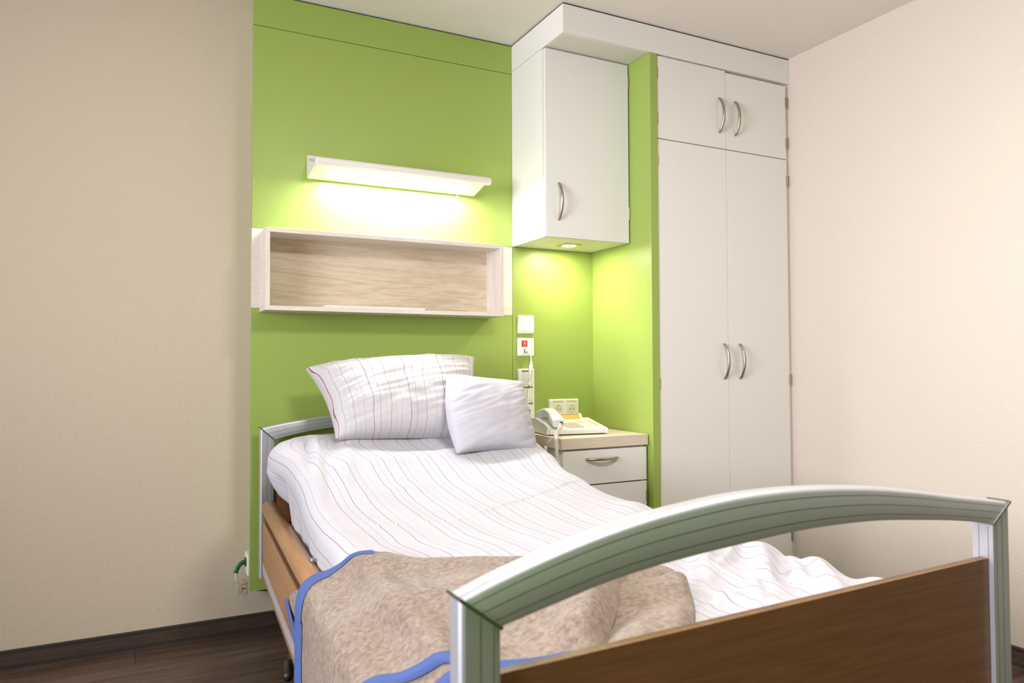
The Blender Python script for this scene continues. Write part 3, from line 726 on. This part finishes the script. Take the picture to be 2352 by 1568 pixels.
# side rails (lowered): rounded handrail above a lower board with an inset aluminium strip
def rail(X0, s, y0, y1):
    root = bpy.data.objects.new('side_rail', None); COL.objects.link(root); root.parent = bed
    def X(a): return X0+s*a
    bm = bmesh.new(); n = 22
    rings = []
    for y, sc in ((y0, .90), (y0-.006, 1.0), (lerp(y0, y1, .5), 1.0), (y1+.006, 1.0), (y1, .9)):
        rings.append([bm.verts.new((bx(X(.0255+.0285*sc*math.cos(2*PI*k/n)), y), y, .537+.0275*sc*math.sin(2*PI*k/n))) for k in range(n)])
    for i in range(len(rings)-1):
        for k in range(n): bm.faces.new((rings[i][k], rings[i][(k+1) % n], rings[i+1][(k+1) % n], rings[i+1][k]))
    bm.faces.new(rings[0]); bm.faces.new(rings[-1][::-1]); finish('handrail', bm, M_BEECH, root, smooth=True).data.polygons[-1].use_smooth = False
    bm = bmesh.new()
    def pr(pts): addprism(bm, pts, lambda a, z: (bx(X(a), y0), y0, z), lambda a, z: (bx(X(a), y1), y1, z))
    pr([(.003, .288), (.003, .489), (.024, .489), (.024, .288)]); finish('lower_board', bm, M_BEECH, root, bevel=.003)
    bm = bmesh.new(); pr([(.010, .4892), (.010, .512), (.020, .512), (.020, .4892)]); finish('spacer', bm, plain('rail_dark', (70, 38, 22), .6), root)
    bm = bmesh.new()
    pts = []
    za, zc_ = .312, .346; rr = (zc_-za)/2
    ys = [y0-.012-rr*(1-math.cos(a)) for a in [PI/2*k/8 for k in range(9)]]
    up = []; lo = []
    for k in range(9):
        a = PI/2*k/8; up.append((y0-.012-rr*(1-math.sin(a)), (za+zc_)/2+rr*math.cos(PI/2-a)))
    tip = [(y0-.012-rr+rr*math.cos(a), (za+zc_)/2+rr*math.sin(a)) for a in [PI/2-PI*k/14 for k in range(15)]]
    poly = [(y1+.03, zc_)]+tip+[(y1+.03, za)]
    addprism(bm, poly, lambda y, z: (bx(X(.0012), y), y, z), lambda y, z: (bx(X(.0035), y), y, z)); finish('strip', bm, plain('grey_strip', (176, 172, 176), .4), root)
    return root
rail(.2935, 1, -.335, -2.345)
rail(1.3055, -1, -.335, -2.345)
# metal lever visible between the rail and the mattress, knob on the rail, pedal under it
bm = bmesh.new(); addbox(bm, (.455, -.60, .475), (.478, -.40, .492)); addbox(bm, (.452, -.46, .500), (.520, -.452, .503)); addbox(bm, (.458, -.54, .494), (.52, -.53, .4975))
finish('head_bracket', bm, M_BLACK, bed, bevel=.001)
box('bracket_edge', (.450, -.452, .5035), (.52, -.449, .506), M_STEEL, bed)
bm = bmesh.new(); cyl(bm, (bx(.335, -1.235), -1.235, .563), (.2, 0, 1), .010, .006, 18); finish('rail_button', bm, M_STEEL, bed)
# under-structure: frame, mattress base, lifting columns and castors
bm = bmesh.new()
for X in (.372, 1.212):
    addprism(bm, [(-.30, .40), (-.30, .45), (-2.36, .45), (-2.36, .40)], lambda y, z: (bx(X, y), y, z), lambda y, z: (bx(X+.03, y), y, z))
for y in (-.36, -1.0, -1.7, -2.3): addbox(bm, (bx(.40, y), y-.02, .40), (bx(1.21, y), y+.02, .44))
finish('bed_frame', bm, M_PLAST2, bed)
Tm_tab = [(-2.40, .612), (-2.0, .616), (-1.6, .620), (-1.35, .624), (-1.2, .630), (-1.05, .645), (-.95, .664), (-.84, .690), (-.73, .722), (-.6, .757), (-.5, .779), (-.40, .793), (-.26, .803)]
def Tm(y): return interp(Tm_tab, y)
bm = bmesh.new(); n = 24; prev = None
for i in range(n+1):
    y = lerp(-.30, -2.35, i/n); zz = Tm(y)-.135
    cur = [bm.verts.new((bx(X, y), y, z)) for X, z in ((.385, zz-.012), (.385, zz), (1.23, zz), (1.23, zz-.012))]
    if prev:
        for k in range(4): bm.faces.new((prev[k], prev[(k+1) % 4], cur[(k+1) % 4], cur[k]))
    else: bm.faces.new(cur)
    prev = cur
bm.faces.new(prev[::-1]); finish('mattress_base', bm, M_BEECH, bed)
for y in (-.62, -1.95):
    bm = bmesh.new(); addbox(bm, (bx(.55, y), y-.05, .13), (bx(1.05, y), y+.05, .40)); finish('lifting_column', bm, M_PLAST2, bed, bevel=.006)
    bm = bmesh.new(); addbox(bm, (bx(.40, y), y-.03, .10), (bx(1.2, y), y+.03, .14)); finish('base_beam', bm, M_ALU, bed, bevel=.004)
    for X in (.44, 1.16):
        bm = bmesh.new(); cyl(bm, (bx(X, y)-.015, y, .052), (1, 0, 0), .052, .03, 28); cs_ = finish('castor', bm, M_BLACK, bed, bevel=.004)
        bm = bmesh.new(); addbox(bm, (bx(X, y)-.020, y-.02, .045), (bx(X, y)-.016, y+.02, .108)); addbox(bm, (bx(X, y)+.016, y-.02, .045), (bx(X, y)+.020, y+.02, .108)); addbox(bm, (bx(X, y)-.020, y-.02, .105), (bx(X, y)+.020, y+.02, .110)); bmesh.ops.remove_doubles(bm, verts=bm.verts[:], dist=.006); finish('fork', bm, M_ALUG, cs_)
for x_ in (.44, 1.16): box('base_rail', (x_, -1.92, .10), (x_+.02, -.65, .13), M_ALUG, bed)
tube('brake_pedal', [(.46, -.86, .135), (.405, -.93, .195), (.375, -1.02, .235), (.362, -1.10, .25), (.352, -1.15, .252)], [.012, .012, .0125, .0135, .012], M_BLACK, bed, 12)
tube('power_cable', [(.41, -.17, .202), (.45, -.15, .190), (.50, -.14, .185), (.60, -.15, .18), (.70, -.25, .16), (.75, -.5, .20)], .004, M_ALUG, bed, 8)

# ------------------------------------------------------------------ mattress
def grid_mesh(name, nu, nv, f, mat, parent=None, uvf=None, solid=0, closed=False, smooth=True, sub=0, flip=False):
    me = bpy.data.meshes.new(name); verts = []; uvs = []
    for j in range(nv+1):
        for i in range(nu+1):
            verts.append(tuple(f(i/nu, j/nv))); uvs.append(uvf(i/nu, j/nv) if uvf else (i/nu, j/nv))
    faces = []
    for j in range(nv):
        for i in range(nu):
            q = (j*(nu+1)+i, j*(nu+1)+i+1, (j+1)*(nu+1)+i+1, (j+1)*(nu+1)+i)
            faces.append(q[::-1] if flip else q)
    me.from_pydata(verts, [], faces); ul = me.uv_layers.new(name='UVMap')
    for l in me.loops: ul.data[l.index].uv = uvs[l.vertex_index]
    if smooth:
        for p in me.polygons: p.use_smooth = True
    o = link(name, me, mat, parent)
    if solid:
        m = o.modifiers.new('solid', 'SOLIDIFY'); m.thickness = solid; m.offset = -1
    return o
def mattress_f(u, v):
    y = lerp(-.302, -2.348, v); a = 2*PI*u; zt_ = Tm(y)-.004; zb_ = zt_-.118
    c, s = math.cos(a), math.sin(a); ex = 2/9
    e = min(v, 1-v)*2.05; sq = 1 if e > .05 else math.sqrt(max(0, 1-(1-e/.05)**2))*.06+.94
    if e <= 0: sq = 0
    X = .812+.437*sq*math.copysign(abs(c)**ex, c); Z = (zt_+zb_)/2+.059*sq*math.copysign(abs(s)**(2/5), s)
    return (bx(X, y), y, Z)
mt = grid_mesh('mattress', 96, 90, mattress_f, M_SHEET); tag(mt, 'mattress under a white fitted sheet, showing at the head of the bed', 'mattress')

# ------------------------------------------------------------------ duvet
RIDGES = [(.425, -.49, .392, -.80, -.015, .015), (.470, -.60, .415, -1.02, -.008, .013), (.455, -.50, .430, -.72, .008, .018),   # x0,y0,x1,y1,height,width : individual creases in the cloth
    (.46, -.80, .80, -.72, .007, .035), (.47, -1.02, .75, -.95, .006, .04), (.52, -.52, .47, -.74, -.010, .028), (.57, -.55, .47, -.95, .008, .025),
    (.70, -1.32, 1.28, -1.02, .005, .006), (.42, -1.30, .70, -1.32, .004, .006),
    (1.00, -2.16, 1.24, -1.86, .020, .022), (.95, -2.02, 1.14, -1.80, .022, .020), (1.08, -2.26, 1.26, -1.98, .016, .016), (.86, -2.02, .98, -2.22, .012, .016), (.90, -1.92, 1.10, -1.74, .012, .015), (1.02, -1.98, 1.22, -1.82, .014, .012), (1.12, -2.12, 1.26, -1.92, .010, .010), (.92, -2.20, 1.06, -2.04, .010, .012), (1.14, -2.2, 1.2, -2.06, .010, .010), (.84, -2.14, 1.0, -2.10, .006, .010), (1.0, -2.30, 1.22, -2.22, .010, .014),
    (1.16, -2.28, 1.28, -2.12, .016, .026), (.99, -1.90, 1.2, -1.72, -.012, .03), (1.05, -2.12, 1.24, -1.94, -.014, .018), (.90, -2.28, 1.1, -2.24, .010, .018),
    (.60, -1.20, 1.1, -1.25, .006, .07), (.5, -.9, 1.2, -.98, -.006, .06), (1.1, -1.5, 1.27, -1.35, .010, .05), (1.05, -1.1, 1.27, -.98, .008, .05), (1.1, -.84, 1.3, -.80, .010, .045)]
def ridges(X, y):
    h = 0
    for x0, y0, x1, y1, a, w_ in RIDGES:
        dx, dy = x1-x0, y1-y0; L2 = dx*dx+dy*dy; t = ((X-x0)*dx+(y-y0)*dy)/L2; tc_ = min(1, max(0, t))
        wob = .25*w_*N3(t*4, a*100)
        px, py = x0+dx*tc_, y0+dy*tc_; d2 = ((X-px)**2+(y-py)**2)**.5+wob
        f = math.exp(-(d2/w_)**2)*math.sin(PI*(.12+.76*tc_)) if True else 0
        h += a*f
    return h
def Td(X, y):
    """height of the duvet's top surface at bed-x X"""
    z = Tm(y)+.022+.007*N3(X*3.1+3, y*2.3, 1)+.0035*N3(X*7+1, y*5, 5)+ridges(X, y)
    m = math.exp(-((X-1.10)/.24)**2-((y+2.05)/.28)**2)
    rid = 1-abs(N3(X*9-y*5, y*3+X*3, 9))*2.2
    z += m*(.012*rid+.006*N3(X*22, y*20, 2))
    z += .0022*math.sin((X*1.0+y*.25)*46+3*N3(X*2, y*1.5, 3))*sstep(-2.2, -1.2, y)*.5
    z -= .014*sstep(-1.55, -1.75, y)*sstep(.62, .42, X)
    return z
def dv_left(y): return .343-.058*math.exp(-((y+.60)/.10)**2)+.075*sstep(-.54, -.45, y)+.040*sstep(-1.46, -1.62, y)-.004*N3(y*6, 2)
def hemL(y):     # hem height of the left overhang
    return interp([(-2.36, .46), (-1.2, .44), (-.95, .46), (-.85, .49), (-.76, .545), (-.68, .60), (-.62, .640), (-.56, .672), (-.50, .710), (-.45, .728)], y)
def duvet_f(u, v):
    yv = -.452-1.895*v
    # cross-section: left hang | left round | top | right round | right hang
    r = .050; XL_ = dv_left(yv); XR_ = 1.272+.010*N3(yv*5, 7)
    def P(X, y, z): return Vector((bx(X, y), y, z))
    y = yv
    if v < .04: pass
    if u < .16:
        k = 1-u/.16; zt_ = Td(XL_+r, y)-r; zz = lerp(zt_, min(hemL(y), zt_-.02), k)
        X = XL_+.012*math.sin(k*2.4)*N3(y*9, 3)+.010*sstep(0,.35,k)*math.sin(y*44+.6)*sstep(-.80, -.68, y)+lerp(.008*k, .034*k*k, sstep(-.78, -.66, y))
        p = P(X, y, zz)
    elif u < .24:
        a = (u-.16)/.08*PI/2; p = P(XL_+r-r*math.cos(a), y, Td(XL_+r, y)-r+r*math.sin(a))
    elif u < .86:
        X = lerp(XL_+r, XR_-r, (u-.24)/.62); p = P(X, y, Td(X, y))
    elif u < .91:
        a = (u-.86)/.05*PI/2; p = P(XR_-r+r*math.sin(a), y, Td(XR_-r, y)-r+r*math.cos(a))
    else:
        k = (u-.91)/.09; zz = Td(XR_-r, y)-r-k*.20; p = P(XR_+.006*math.sin(y*30)*k-.012*k, y, max(zz, .44))
    # head hem: waves a little and rolls down to the mattress
    if v < .02:
        e = v/.02; dz = (1-math.sqrt(1-(1-e)**2))*.020
        if .16 < u < .9: p.z -= dz
    p.y += (.016*N3(p.x*5, 1.3)-.018*math.exp(-((p.x-.72)/.12)**2))*sstep(.12, 0, v)
    if v > .985:
        p.z -= .10*(v-.985)/.015 if .16 < u < .91 else 0
    return p
def duvet_uv(u, v):
    yv = -.452-1.895*v
    if u < .16: s = -.0785-(.16-u)/.16*.16
    elif u < .24: s = -.0785*(1-(u-.16)/.08)
    elif u < .86: s = (u-.24)/.62*.83
    else: s = .83+(u-.86)*2
    return (s+.012*N3(yv*3, s*3)+.03*yv, yv)
dv = grid_mesh('duvet', 230, 320, duvet_f, M_DUVET, uvf=duvet_uv, solid=.004, flip=True)
tag(dv, 'white pinstriped duvet spread over the bed, rumpled at the foot end', 'duvet')

# ------------------------------------------------------------------ pillows
def pillow(name, TL, TR, BL, BR, th_f, th_b, mat, seed, nu=90, nv=70, pinch=.09, curve=0, uvw=.7, wr=1.0, sag=0, bulge=0):
    TL, TR, BL, BR = map(Vector, (TL, TR, BL, BR))
    N_ = ((TR-TL).cross(BL-TL)).normalized()
    if N_.y > 0: N_ = -N_        # points to the room
    W = (TR-TL).length; Hh = (BL-TL).length
    def f(side):
        def g(u, v):
            a = 2*u-1; b = 2*v-1     # a left..right, b top..bottom
            a2 = a*(1-pinch*(1-b*b)*abs(a)**3); b2 = b*(1-pinch*.8*(1-a*a)*abs(b)**3)
            uu = (a2+1)/2; vv = (b2+1)/2
            p = TL.lerp(TR, uu).lerp(BL.lerp(BR, uu), vv)
            e = max(0, (1-a*a))**.5*max(0, (1-b*b))**.5
            puff = e**.82
            edge = (1-abs(a))*8; rad = min(1, (1-abs(a))*5)*min(1, (1-abs(b))*6)
            wrk = wr*(.012*N3(a*1.6+seed, b*4.5, seed)+.011*(1-2.6*abs(N3(a*2.2+b*2, b*7+a*2.5, seed+3))))*rad*(.25+.75*abs(a)**1.5)
            wrk += wr*.006*N3(a*4, b*4, seed+8)*rad
            th = th_f if side > 0 else th_b
            q = p+N_*side*(th*puff)+N_*wrk*side*(.8)+Vector((0, 0, -sag*puff*max(0, b)))
            q += N_*curve*(1-a*a)*(1-b*b)
            q += (TL-TR).normalized()*bulge*(1-b*b)*max(0, -a)**2
            return q
        return g
    me_f = f(1); me_b = f(-1)
    verts = []; uvs = []; idx = {}
    def grid(fn, tagk):
        for j in range(nv+1):
            for i in range(nu+1):
                border = i in (0, nu) or j in (0, nv)
                key_ = ('s', i, j) if border else (tagk, i, j)
                if key_ not in idx: idx[key_] = len(verts); verts.append(tuple(fn(i/nu, j/nv))); uvs.append((i/nu*uvw*1.0+.01*N3(j/nv*5, i/nu*4, seed), j/nv*.5))
    grid(me_f, 'f'); grid(me_b, 'b')
    def gi(t, i, j): return idx[('s', i, j)] if (i in (0, nu) or j in (0, nv)) else idx[(t, i, j)]
    faces = []
    for j in range(nv):
        for i in range(nu):
            faces.append((gi('f', i, j), gi('f', i, j+1), gi('f', i+1, j+1), gi('f', i+1, j)))
            faces.append((gi('b', i, j), gi('b', i+1, j), gi('b', i+1, j+1), gi('b', i, j+1)))
    me = bpy.data.meshes.new(name); me.from_pydata(verts, [], faces); ul = me.uv_layers.new(name='UVMap')
    for l in me.loops: ul.data[l.index].uv = uvs[l.vertex_index]
    for p in me.polygons: p.use_smooth = True
    return link(name, me, mat)
p1_ = pillow('pillow', (.548, -.345, 1.040), (1.252, -.315, 1.082), (.610, -.575, .795), (1.150, -.600, .770), .132, .035, M_PILLOW, 3.1, pinch=.075, uvw=.74, wr=1.25)
tag(p1_, 'large pinstriped pillow propped against the headboard', 'pillow')
p2_ = pillow('pillow', (1.020, -.585, 1.018), (1.350, -.545, .984), (.990, -.750, .742), (1.325, -.725, .722), .088, .035, M_LINEN, 7.7, 80, 64, pinch=.12, uvw=.4, wr=.6, bulge=.045)
tag(p2_, 'small plain white pillow in front of the large striped one', 'pillow')

# ------------------------------------------------------------------ fleece blanket over the foot end and the left rail
PROF = [(.430, .672), (.408, .664), (.384, .640), (.358, .607), (.332, .586), (.308, .577), (.293, .565), (.2865, .545), (.2845, .515), (.2835, .10)]
_acc = [0]
for (a, b), (c, d_) in zip(PROF, PROF[1:]): _acc.append(_acc[-1]+math.hypot(c-a, d_-b))
def prof_at(dist):
    xs = [(d, p[0]) for d, p in zip(_acc, PROF)]; zs = [(d, p[1]) for d, p in zip(_acc, PROF)]
    return interp(xs, dist), interp(zs, dist)
S0 = PROF[0][0]
def S(s, y):
    """cloth point lying on the bed: s = bed-x on top; below S0 it runs down over the rail (arc length). Returns bed-x, z"""
    if s >= S0: return s, Td(s, y)+.003
    X, z = prof_at(S0-s)
    return X, z+(Td(S0, y)+.003-PROF[0][1])*sstep(.075, 0, S0-s)
def B(s, y, off):
    X, z = S(s, y); X1, z1 = S(s+.012, y); X0, z0 = S(s-.012, y)
    t = Vector((X1-X0, z1-z0)).normalized(); n = Vector((-t.y, t.x))
    return Vector((bx(X+n.x*off, y), y, z+n.y*off))
BACK = [(0, -.10, -1.505), (.22, .20, -1.495), (.32, .29, -1.490), (.40, .345, -1.505), (.46, .395, -1.555), (.54, .46, -1.62), (.70, .59, -1.705), (.88, .76, -1.815), (1, .865, -1.890)]
FRONT = [(0, -.10, -1.95), (.22, .18, -2.00), (.32, .26, -2.045), (.42, .325, -2.100), (.52, .382, -2.155), (.68, .425, -2.182), (.85, .490, -2.212), (1, .570, -2.262)]
def pcurve(tab, a): return interp([(t, s_) for t, s_, y in tab], a), interp([(t, y) for t, s_, y in tab], a)
def dom(a, b):
    s0, y0 = pcurve(BACK, a); s1, y1 = pcurve(FRONT, a)
    bul = .020*math.sin(PI*b)*sstep(.6, 1, a)
    return lerp(s0, s1, b)+bul, lerp(y0, y1, b)+.020*math.sin(PI*b)*sstep(.6, 1, a)
def rnd_edge(d, r):
    return 1 if d >= r else math.sqrt(max(0, 1-(1-d/r)**2))
def bl_top(a, b):
    s, y = dom(a, b)
    h = .0085*N3(s*4+y*3, y*2.2, 11)+.004*(1-2.2*abs(N3(s*5-y*3.5, y*3+s*4, 14)))+.0016*N3(s*14, y*12, 4)
    h += .0068*math.sin((s*.8+y*1.1)*17+2.5*N3(s*3, y*3, 6))*sstep(.15, .45, a)
    top = sstep(.42, .56, a)
    rf = rnd_edge((1-a)*.8, .045)
    rb_ = lerp(1, rnd_edge(b*.5, .030), sstep(.50, .60, a))
    base = lerp(.010, .019, top)+.040*math.exp(-((a-.95)/.07)**2)*sstep(.05, .5, b)*top
    ed = sstep(0, .10, b)*sstep(0, .10, 1-b)
    base = lerp(.009, base, lerp(sstep(0, .16, 1-b), 1, 0)) if b > .5 else base
    base += (.013*(1-sstep(0, .09, b))+.004)*sstep(.42, .26, a)
    off = base*rf*rb_+max(h, -.008)*rf*lerp(.15, 1, ed)*(1 if s > .2 else .5)
    return B(s, y, max(off, .0025))
bk_ = thing('blanket', 0, 'beige fleece blanket with blue binding, folded over the foot end and hanging over the rail', 'blanket')
grid_mesh('fleece', 240, 180, bl_top, M_FLEECE, bk_, solid=.004, flip=True)
# lower layer showing at the right and along the foot edge
BACK2 = [(0, .22, -1.45), (.20, .33, -1.52), (.40, .44, -1.66), (.60, .62, -1.78), (.82, .84, -1.90), (1, .93, -1.96)]
FRONT2 = [(0, .26, -2.12), (.15, .34, -2.175), (.30, .395, -2.208), (.50, .445, -2.222), (.75, .58, -2.250), (1, .690, -2.300)]
def low(a, b):
    s0, y0 = pcurve(BACK2, a); s1, y1 = pcurve(FRONT2, a); s = lerp(s0, s1, b)+.028*math.sin(PI*b)*sstep(.6, 1, a); y = lerp(y0, y1, b)
    rf = rnd_edge((1-a)*.7, .040)*(rnd_edge((1-b)*.5, .022) if a > .55 else 1)
    puff = .024*sstep(.70, .88, a)*sstep(.05, .35, b)
    wv = (.007*math.sin(b*15+a*9)+.005*N3(s*14, y*12, 21))*sstep(.70, .85, a)
    return B(s, y, .0015+(puff+max(wv, -.01))*rf)
grid_mesh('folded_layer', 170, 130, low, M_FLEECE, bk_, solid=.002, flip=True)
# blue binding along the cloth's real edges
def binding(fn, a0, a1, n, width, edge, parent, name='binding'):
    """ribbon of the given width (metres) along b = 0 or b = 1, slightly padded, wrapping the edge"""
    rows = []
    sgn = 1 if edge == 0 else -1
    me = bpy.data.meshes.new(name); verts = []; m = 8
    for i in range(n+1):
        a = lerp(a0, a1, i/n); e0 = fn(a, edge); e1 = fn(a, edge+sgn*.06); L_ = max(.005, (e1-e0).length)
        wid = width*(1+.35*sstep(.40, .25, a)) if edge == 0 else width
        db = .06*wid/L_
        for k in range(m+1):
            v = -.12+1.12*k/m
            b = edge+sgn*db*max(v, 0)
            p = fn(a, b); q = fn(min(1, a+.008), b); q0 = fn(max(0, a-.008), b); r_ = fn(a, edge+sgn*(db*max(v, 0)+.012)); 
            ta = (q-q0).normalized(); tb = (r_-p).normalized(); nrm = ta.cross(tb)
            if nrm.length < 1e-6: nrm = Vector((0, 0, 1))
            nrm.normalize()
            if nrm.z < -.3 or (abs(nrm.z) <= .3 and nrm.x > 0): nrm = -nrm
            pf = .0018+.0022*math.sin(PI*max(0, min(1, v)))**.5
            if v < 0: p = p-tb*.003; pf = -.004
            verts.append(tuple(p+nrm*pf))
    faces = [(i*(m+1)+k, i*(m+1)+k+1, (i+1)*(m+1)+k+1, (i+1)*(m+1)+k) for i in range(n) for k in range(m)]
    me.from_pydata(verts, [], faces)
    for p in me.polygons: p.use_smooth = True
    o = link(name, me, M_BLUE, parent); return o
binding(bl_top, .01, .475, 160, .026, 0, bk_)
binding(bl_top, .01, .985, 220, .027, 1, bk_)
binding(low, .01, .46, 120, .026, 1, bk_)
# small corner of the inner layer sticking out over the rail
FA, FB, FC = Vector((.338, -1.245, .478)), Vector((.341, -1.425, .566)), Vector((.336, -1.395, .415))
def flap(u, v):
    p = FA.lerp(FB, u).lerp(FA.lerp(FC, u), v)
    p.x -= .006*math.sin(PI*v)*u+.004*math.sin(u*6); p.z += .004*math.sin(u*5)
    return p
def flap2(u, v):   # u along the outer edge A->C, v inward
    e = FA.lerp(FC, u); i_ = FA.lerp(FB, u); q = e.lerp(i_, 1)
    d = (FB-FA).normalized()
    p = FA.lerp(FC, u)+d*(.034*v+.0)*1.0
    p.x -= .0125+.003*math.sin(PI*v)+.004*math.sin(u*6)*0
    return p
fl = grid_mesh('folded_corner', 20, 16, flap, M_FLEECE, bk_, solid=.003)
grid_mesh('binding', 24, 6, flap2, M_BLUE, fl, solid=.002)
